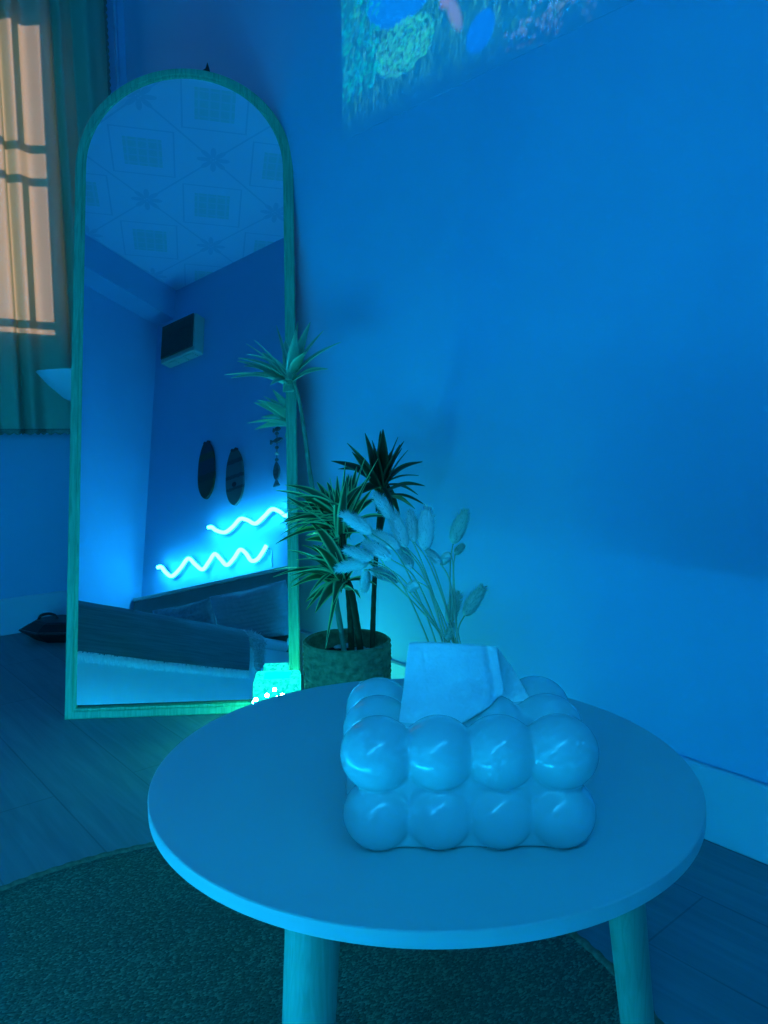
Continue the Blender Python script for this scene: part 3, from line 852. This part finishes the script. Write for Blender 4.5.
# pillows against the headboard
def pillow(name, c, size, rx, ry_, rz, mt, label, ridges=0):
    p = empty(name, c); p.rotation_euler = (rx, ry_, rz)
    tag(p, label, 'pillow', None)
    a, b_, h = size; N1 = 40
    vs, fs = [], []
    def pt(u, v, sgn):
        ex = (max(0, (1-abs(u)**3.2))*max(0, (1-abs(v)**3.2)))**.5
        pin = 1-.05*(u*u*v*v)*0 - .06*(1-abs(u*v))*(abs(u)**6+abs(v)**6)
        z = sgn*h*ex*(1+.05*math.sin(7*u+3*v))
        if ridges: z += sgn*.004*math.sin(v*ridges)*ex
        return (u*a*pin, v*b_*pin, z)
    for sgn in (1, -1):
        k0 = len(vs)
        for i in range(N1+1):
            for j in range(N1+1):
                vs.append(pt(-1+2*i/N1, -1+2*j/N1, sgn))
        for i in range(N1):
            for j in range(N1):
                k = k0+i*(N1+1)+j; fs.append((k, k+1, k+N1+2, k+N1+1))
    bm = bmesh.new()
    me = bpy.data.meshes.new('t'); me.from_pydata(vs, [], fs); bm.from_mesh(me)
    bmesh.ops.remove_doubles(bm, verts=bm.verts, dist=.0006)
    from_bm('pillow_cushion', bm, mt, p, True)
    # piped seam around the edge
    pts = []
    for u, v in [(-1+2*k/20, -1) for k in range(20)]+[(1, -1+2*k/20) for k in range(20)]+[(1-2*k/20, 1) for k in range(20)]+[(-1, 1-2*k/20) for k in range(21)]:
        pts.append(V(pt(u, v, 1)))
    tube('seam', pts, .0035, mt, p, 6)
    return p
pillow('pillow', (-.90, -.010, .578), (.215, .120, .045), math.radians(68), 0, math.radians(2), M['pillow2'], 'dark quilted pillow leaning on the headboard, left of the pale one', 26)
pillow('pillow', (-.44, .005, .582), (.225, .125, .058), math.radians(64), math.radians(-2), math.radians(-3), M['pillow'], 'pale ribbed pillow leaning on the headboard, right of the dark quilted one', 40)

# fluffy white fleece slipping over the bed side near the headboard
fz = empty('fleece_throw', (-.33, .08, .455)); tag(fz, 'small white fluffy fleece hanging over the bed side beside the grey blanket', 'throw')
rnd = random.Random(3)
vs, fs = [], []
pr = [(-.42, .466), (-.38, .468), (-.330, .461), (-.302, .435), (-.298, .39), (-.297, .34), (-.297, .29)]
ny = 30
def fz_pt(i, j):
    x, z = pr[i]; v = j/ny
    y = .085+.095*v
    low = max(0, (i-3)/3)
    y = y + low*(.5-v)*.03
    return V((x+.006*math.sin(v*9+i), y, z+.010*math.sin(v*7)*low+low*.04*abs(v-.55)))
for j in range(ny+1):
    for i in range(len(pr)): vs.append(fz_pt(i, j)-V((-.33, .08, .455)))
n = len(pr)
fs = [(j*n+i, j*n+i+1, (j+1)*n+i+1, (j+1)*n+i) for j in range(ny) for i in range(n-1)]
for q in range(1600):
    i = rnd.randrange(n-1); j = rnd.randrange(ny)
    a = fz_pt(i, j).lerp(fz_pt(i+1, j+1), rnd.random())-V((-.33, .08, .455))
    d = V((rnd.uniform(.004, .016), rnd.uniform(-.012, .012), rnd.uniform(-.020, .006)+(.012 if i < 2 else 0)))
    w = V((0, .0012, .0004)); k = len(vs)
    vs += [a-w, a+w, a+V((.001, 0, .001)), a+d]
    fs += [(k, k+1, k+3), (k+1, k+2, k+3), (k+2, k, k+3)]
mesh('fleece', vs, fs, M['fluff'], fz, True, .004)

# ------------------------------------------------------------------ neon waves on the wall above the headboard
M['neon'] = emit_mat('neon_light', (.014, .46, 1.0), NEON_S)

def neon(name, label, pts, zc, mt='neon', dx=.055, dz=-.008):
    pts = [(x+dx, z+dz) for x, z in pts]
    r = empty(name, (pts[0][0], YN, zc)); tag(r, label, 'neon light', 'neon waves above the headboard')
    P = [V((x, YN+.040, z)) for x, z in pts]
    S = smooth_path(P, 8)
    o = V((pts[0][0], YN, zc))
    tube('neon_tube', [p-o for p in S], .0095, M[mt], r, 12)
    # an opaque strip behind the tube, shaped to block its light from the wall
    vs, fs = [], []
    for i, p in enumerate(S):
        t = (S[min(i+1, len(S)-1)]-S[max(i-1, 0)]).normalized(); b = V((0, 1, 0)).cross(t)*.0085
        for q in (p+b-V((0, .0100, 0)), p-b-V((0, .0100, 0)), p-b-V((0, .0150, 0)), p+b-V((0, .0150, 0))): vs.append(q-o)
        if i:
            k = (i-1)*4
            fs += [(k+a, k+(a+1) % 4, k+4+(a+1) % 4, k+4+a) for a in range(4)]
    mesh('backing_strip', vs, fs, M['boxwhite'], r)
    for q in (3, len(S)//2, len(S)-4):       # short stand-offs carry the strip
        p = S[q]; vv, ff = lathe_data([(.004, 0), (.004, .026)], 12)
        mesh('stand_off', [(a+p.x-o.x, -.040+c+p.y-o.y, b+p.z-o.z) for a, b, c in vv], ff, M['boxwhite'], r)
    e = P[-1]
    tube('power_cord', [p-o for p in smooth_path([e+V((0, -.02, 0)), e+V((.010, -.034, -.03)), e+V((.004, -.0365, -.07)), e+V((.012, -.0365, -.11))], 6)], .0022, M['boxwhite'], r, 6)
    return r
neon('neon_wave', 'lower and longer glowing blue-white neon wave, close above the headboard', [(-1.345, .991), (-1.315, .988), (-1.277, .950), (-1.227, .922), (-1.166, .955), (-1.107, 1.000), (-1.051, .957), (-.996, .920), (-.953, .952), (-.910, .990), (-.865, .953), (-.820, .914), (-.771, .942), (-.730, .980), (-.690, .955), (-.651, .908), (-.611, .908), (-.575, .940), (-.551, .970)], .95)
neon('neon_wave', 'upper glowing blue-white neon wave, below the surfboards and running out to the right', [(-.962, 1.148), (-.935, 1.143), (-.905, 1.120), (-.841, 1.096), (-.784, 1.116), (-.734, 1.148), (-.685, 1.133), (-.628, 1.101), (-.572, 1.125), (-.519, 1.155), (-.470, 1.135), (-.420, 1.100), (-.365, 1.125), (-.310, 1.155), (-.26, 1.130), (-.205, 1.100), (-.15, 1.127), (-.095, 1.155), (-.04, 1.128), (.01, 1.100), (.06, 1.125), (.11, 1.152), (.16, 1.127), (.20, 1.105)], 1.12)  # stretch past the mirror's view is unseen, added for frontal light

# ------------------------------------------------------------------ surfboards, fish string and wall box
def banded(name, stops):
    m, nt, b = new_mat(name); N, L = nt.nodes, nt.links
    tc = N.new('ShaderNodeTexCoord'); sx = N.new('ShaderNodeSeparateXYZ'); L.new(tc.outputs['Generated'], sx.inputs[0])
    nz = N.new('ShaderNodeTexNoise'); nz.inputs['Scale'].default_value = 9; L.new(tc.outputs['Generated'], nz.inputs['Vector'])
    z = mnode(nt, 'MULTIPLY_ADD', nz.outputs['Fac'], .05, mnode(nt, 'SUBTRACT', sx.outputs['Z'], .025))
    rp = N.new('ShaderNodeValToRGB'); rp.color_ramp.interpolation = 'CONSTANT'; e = rp.color_ramp.elements
    e[0].position = 0; e[0].color = (*stops[0][1], 1); e[1].position = stops[1][0]; e[1].color = (*stops[1][1], 1)
    for p, c in stops[2:]:
        q = e.new(p); q.color = (*c, 1)
    L.new(z, rp.inputs[0]); L.new(rp.outputs[0], b.inputs['Base Color']); b.inputs['Roughness'].default_value = .4
    return m
def surfboard(x, z0, z1, tilt, mt, label, marks):
    zc = (z0+z1)/2; h = (z1-z0)/2; w = .066
    s = empty('surfboard_art', (x, YN+.010, zc)); s.rotation_euler = (0, tilt, 0)
    tag(s, label, 'surfboard', 'surfboards on the wall')
    out = []
    for k in range(64):
        t = -1+2*k/63
        out.append((w*max(.02, (1-abs(t)**2.6))**.62*(1-.10*t), t*h))
    # the top ends in two small lobes, like a swallow tail
    left = [(-a, z) for a, z in out]; right = [(a, z) for a, z in reversed(out)]
    poly = left[:-3]+[(-.024, h*.965), (-.014, h), (0, h*.955), (.014, h), (.024, h*.965)]+right[3:]
    ys = ((-.006, .93), (-.003, 1.0), (.003, 1.0), (.007, .90))
    vs, fs = [], []; n = len(poly)
    for y, k in ys:
        for a, z in poly: vs.append((a*k, y, z*(.985+.015*k)))
    for i in range(len(ys)-1):
        for k in range(n): fs.append((i*n+k, i*n+(k+1) % n, (i+1)*n+(k+1) % n, (i+1)*n+k))
    fs += [tuple(range(n)), tuple((len(ys)-1)*n+k for k in range(n))]
    mesh('board', vs, fs, mt, s)
    for (mx_, mz, r1, r2) in marks:
        v = [(mx_+r1*math.cos(2*PI*k/24), y, mz+r2*math.sin(2*PI*k/24)) for y in (.0068, .0082) for k in range(24)]
        mesh('painted_mark', v, [tuple(range(24)), tuple(range(24, 48))]+[(k, (k+1) % 24, (k+1) % 24+24, k+24) for k in range(24)], M['dark'], s)
    return s
bA = banded('surfboard_dark', [(0, (.03, .05, .02)), (.30, (.012, .03, .015)), (.42, (.02, .035, .05)), (.66, (.035, .055, .015)), (.78, (.02, .035, .05))])
bB = banded('surfboard_light', [(0, (.06, .11, .09)), (.26, (.02, .05, .045)), (.31, (.06, .13, .13)), (.46, (.02, .05, .05)), (.52, (.06, .13, .13)), (.72, (.02, .045, .045)), (.79, (.05, .10, .09)), (.93, (.02, .03, .03))])
surfboard(-.966, 1.322, 1.673, math.radians(-2), bA, 'dark decorative surfboard on the wall, left of the lighter striped one', ())
surfboard(-.750, 1.236, 1.573, math.radians(-3), bB, 'lighter decorative surfboard with bands and a black dot, right of the dark one', ((0, -.048, .016, .014),))

fo = empty('fish_ornament', (-.452, YN, 1.66)); tag(fo, 'hanging string of small wooden fish on the wall right of the surfboards', 'ornament')
def fp(dx, z): return (dx, .014, z-1.66)
tube('cord', [fp(0, 1.66), fp(.001, 1.50), fp(0, 1.28)], .002, M['string'], fo, 6)
v = [(.004*math.cos(2*PI*k/10), y, .004*math.sin(2*PI*k/10)) for y in (.0, .018) for k in range(10)]
mesh('nail', v, [tuple(range(10)), tuple(range(10, 20))]+[(k, (k+1) % 10, (k+1) % 10+10, k+10) for k in range(10)], M['metal'], fo)
def fish(zc, ln, w, horiz=False):
    P = []
    for k in range(28):
        t = k/27
        P.append((t, .5*math.sin(PI*min(1, t/.80))**.8 if t < .74 else max(.08, .16+(t-.80)*1.7)))
    poly = [(.5-t, a) for t, a in P]+[(.5-t, -a) for t, a in reversed(P)]
    vs = []
    for y, k in ((.010, .85), (.014, 1), (.020, .8)):
        for a, b_ in poly:
            L_, W_ = a*ln, b_*w*k
            vs.append((L_, y, zc-1.66+W_) if horiz else (W_, y, zc-1.66+L_))
    n = len(poly)
    fs = [(i*n+k, i*n+(k+1) % n, (i+1)*n+(k+1) % n, (i+1)*n+k) for i in range(2) for k in range(n)]+[tuple(range(n)), tuple(2*n+k for k in range(n))]
    mesh('fish_charm', vs, fs, M['fish'], fo)
fish(1.345, .135, .050); fish(1.535, .085, .030, True); fish(1.60, .05, .028, True)
for z in (1.425, 1.460, 1.495, 1.575):
    v, f = lathe_data([(.001, -.009), (.008, -.006), (.011, 0), (.008, .006), (.001, .009)], 12)
    mesh('bead', [(a, b_+.014, c+z-1.66) for a, b_, c in v], f, M['fish'] if z != 1.46 else M['boxwhite'], fo, True)

wb_ = empty('wall_box', (-1.18, YN, 2.257)); tag(wb_, 'boxy wall unit with a dark front high in the room corner', 'wall unit')
box('housing', -.143, .143, 0, .075, 0, .252, M['boxwhite'], wb_, .006)
box('front_grille', -.137, .130, .0752, .084, .026, .250, M['boxdark'], wb_, .002)
bm = bmesh.new()
for k in range(9): add_box(bm, -.120, .113, .084, .0865, .045+.022*k, .051+.022*k)
o = from_bm('grille_slats', bm, M['boxdark'], wb_)
bm = bmesh.new()
for k in range(3): add_box(bm, -.10+.075*k, -.04+.075*k, .010, .060, -.006, .001)
o = from_bm('outlet_louvre', bm, M['boxwhite'], wb_)

# ------------------------------------------------------------------ projected picture on the right wall, its light put into a glowing sheet
def picture():
    y0, y1, z0, z1 = .05, 1.363, 1.224, 1.985
    st = .0034
    ny, nz = int((y1-y0)/st), int((z1-z0)/st)
    rs = np.random.RandomState(12)
    Y = y1-(np.arange(ny+1)*(y1-y0)/ny); Z = z0+np.arange(nz+1)*(z1-z0)/nz
    YY, ZZ = np.meshgrid(Y, Z)                       # rows = z
    def noise(sx, sz, seed):
        r = np.random.RandomState(seed); g = r.rand(140, 220)
        u = (y1-YY)/sx; v = (ZZ-z0)/sz
        i, j = np.floor(u).astype(int) % 218, np.floor(v).astype(int) % 138
        fu, fv = u-np.floor(u), v-np.floor(v); fu = fu*fu*(3-2*fu); fv = fv*fv*(3-2*fv)
        return (g[j, i]*(1-fu)+g[j, i+1]*fu)*(1-fv)+(g[j+1, i]*(1-fu)+g[j+1, i+1]*fu)*fv
    C = np.zeros(YY.shape+(3,))
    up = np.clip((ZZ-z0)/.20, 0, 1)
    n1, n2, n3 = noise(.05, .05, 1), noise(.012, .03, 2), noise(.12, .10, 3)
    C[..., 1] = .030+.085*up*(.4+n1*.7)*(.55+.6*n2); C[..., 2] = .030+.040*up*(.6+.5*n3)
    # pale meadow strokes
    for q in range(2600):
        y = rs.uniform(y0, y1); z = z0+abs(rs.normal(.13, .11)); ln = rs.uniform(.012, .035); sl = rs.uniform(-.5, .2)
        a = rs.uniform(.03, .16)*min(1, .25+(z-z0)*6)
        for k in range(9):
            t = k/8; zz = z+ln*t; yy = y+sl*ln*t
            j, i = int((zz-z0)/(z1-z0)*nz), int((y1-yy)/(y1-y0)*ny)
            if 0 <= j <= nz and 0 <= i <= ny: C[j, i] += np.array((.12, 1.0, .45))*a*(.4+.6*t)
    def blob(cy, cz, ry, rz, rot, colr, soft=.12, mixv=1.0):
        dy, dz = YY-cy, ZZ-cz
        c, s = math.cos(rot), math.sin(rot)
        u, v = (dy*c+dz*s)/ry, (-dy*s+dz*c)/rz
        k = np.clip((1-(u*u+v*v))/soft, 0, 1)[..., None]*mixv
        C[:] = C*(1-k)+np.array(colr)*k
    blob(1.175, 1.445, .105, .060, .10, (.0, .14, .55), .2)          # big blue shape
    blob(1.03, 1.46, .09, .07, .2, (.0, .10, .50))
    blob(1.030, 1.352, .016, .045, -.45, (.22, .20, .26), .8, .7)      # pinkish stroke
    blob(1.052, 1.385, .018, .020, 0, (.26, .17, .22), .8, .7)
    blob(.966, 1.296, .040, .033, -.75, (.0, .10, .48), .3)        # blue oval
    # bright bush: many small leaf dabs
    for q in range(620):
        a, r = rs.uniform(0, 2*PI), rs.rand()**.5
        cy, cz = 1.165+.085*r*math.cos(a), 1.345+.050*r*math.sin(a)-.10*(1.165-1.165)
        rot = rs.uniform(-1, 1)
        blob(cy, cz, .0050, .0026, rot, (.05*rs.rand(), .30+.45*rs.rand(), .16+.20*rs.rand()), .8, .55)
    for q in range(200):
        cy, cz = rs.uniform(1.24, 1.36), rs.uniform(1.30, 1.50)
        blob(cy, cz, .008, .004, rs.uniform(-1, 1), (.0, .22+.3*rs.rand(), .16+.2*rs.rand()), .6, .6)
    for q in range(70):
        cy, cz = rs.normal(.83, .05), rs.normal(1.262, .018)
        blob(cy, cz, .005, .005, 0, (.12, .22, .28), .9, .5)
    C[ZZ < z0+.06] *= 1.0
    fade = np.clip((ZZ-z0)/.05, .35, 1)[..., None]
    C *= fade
    vs = np.stack([np.full(YY.size, 0.0), YY.ravel()-(y0+y1)/2, ZZ.ravel()-z0], 1)
    k = (np.arange(nz)[:, None]*(ny+1)+np.arange(ny)[None, :]).ravel()
    F = np.stack([k, k+1, k+ny+2, k+ny+1], 1)
    n0 = len(vs)
    # 1.5 mm thick glowing sheet standing in for projected light: front grid plus a closed rim and back
    b0 = [0, ny, (nz+1)*(ny+1)-1, nz*(ny+1)]
    back = vs[b0]+np.array((.0015, 0, 0))
    verts = np.vstack([vs, back]).tolist()
    faces = F.tolist()
    ring = [list(range(0, ny+1)), [j*(ny+1)+ny for j in range(nz+1)], list(range(nz*(ny+1)+ny, nz*(ny+1)-1, -1)), [j*(ny+1) for j in range(nz, -1, -1)]]
    for q in range(4): faces.append(ring[q]+[n0+(q+1) % 4, n0+q])
    faces.append([n0, n0+1, n0+2, n0+3])
    me = bpy.data.meshes.new('projected_picture'); me.from_pydata(verts, [], faces); me.update()
    at_ = me.attributes.new('pic', 'FLOAT_COLOR', 'POINT')
    cc = np.ones((len(verts), 4)); cc[:n0, :3] = C.reshape(-1, 3); cc[n0:, :3] = 0
    at_.data.foreach_set('color', cc.ravel())
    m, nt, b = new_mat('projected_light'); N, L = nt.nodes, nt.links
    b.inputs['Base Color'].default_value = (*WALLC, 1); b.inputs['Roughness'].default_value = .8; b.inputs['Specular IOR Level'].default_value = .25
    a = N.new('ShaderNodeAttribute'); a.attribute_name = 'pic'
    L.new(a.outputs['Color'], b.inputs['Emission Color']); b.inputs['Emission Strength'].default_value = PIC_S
    me.materials.append(m)
    o = bpy.data.objects.new('projected_picture', me); link(o); o.location = (XR-.0017, (y0+y1)/2, z0)
    tag(o, 'projected garden picture with blue shapes and a bright bush, high on the blue wall', 'projected picture')
picture()

# ------------------------------------------------------------------ light, camera, output
sun = bpy.data.lights.new('sunlight', 'SUN'); sun.energy = SUN_S; sun.color = (1, .66, .48); sun.angle = math.radians(2.0)
so = bpy.data.objects.new('sunlight', sun); link(so)
d = V((-.06, -1, -.10)).normalized()
so.rotation_euler = d.to_track_quat('-Z', 'Y').to_euler(); so.location = (.6, 6, 3)
w = bpy.data.worlds.new('outdoors'); sc.world = w; w.use_nodes = True
w.node_tree.nodes['Background'].inputs[0].default_value = (1, .62, .36, 1); w.node_tree.nodes['Background'].inputs[1].default_value = .35

cam = bpy.data.cameras.new('camera'); co = bpy.data.objects.new('camera', cam); link(co)
Fv, Rv, Uv = V((.646, .756, -.1033)).normalized(), V((.7601, -.6497, -.0101)), None
Rv = (Rv-Fv*Rv.dot(Fv)).normalized(); Uv = Rv.cross(Fv)
co.matrix_world = Matrix(((Rv.x, Uv.x, -Fv.x, 0), (Rv.y, Uv.y, -Fv.y, 0), (Rv.z, Uv.z, -Fv.z, .6), (0, 0, 0, 1)))
cam.sensor_fit = 'VERTICAL'; cam.sensor_height = 36; cam.lens = 36*766.9/1024; cam.clip_start = .02
sc.camera = co
vw = sc.view_settings; vw.view_transform = 'Standard'; vw.look = 'None'; vw.gamma = 1; vw.use_curve_mapping = False; vw.exposure = EXPO
cy = sc.cycles
cy.max_bounces = 14; cy.diffuse_bounces = 8; cy.glossy_bounces = 6; cy.transmission_bounces = 6; cy.transparent_max_bounces = 8
cy.caustics_reflective = True; cy.sample_clamp_indirect = 12; cy.sample_clamp_direct = 0; cy.blur_glossy = .3
cy.use_denoising = True
try: cy.denoiser = 'OPENIMAGEDENOISE'
except Exception: pass
cy.use_adaptive_sampling = False
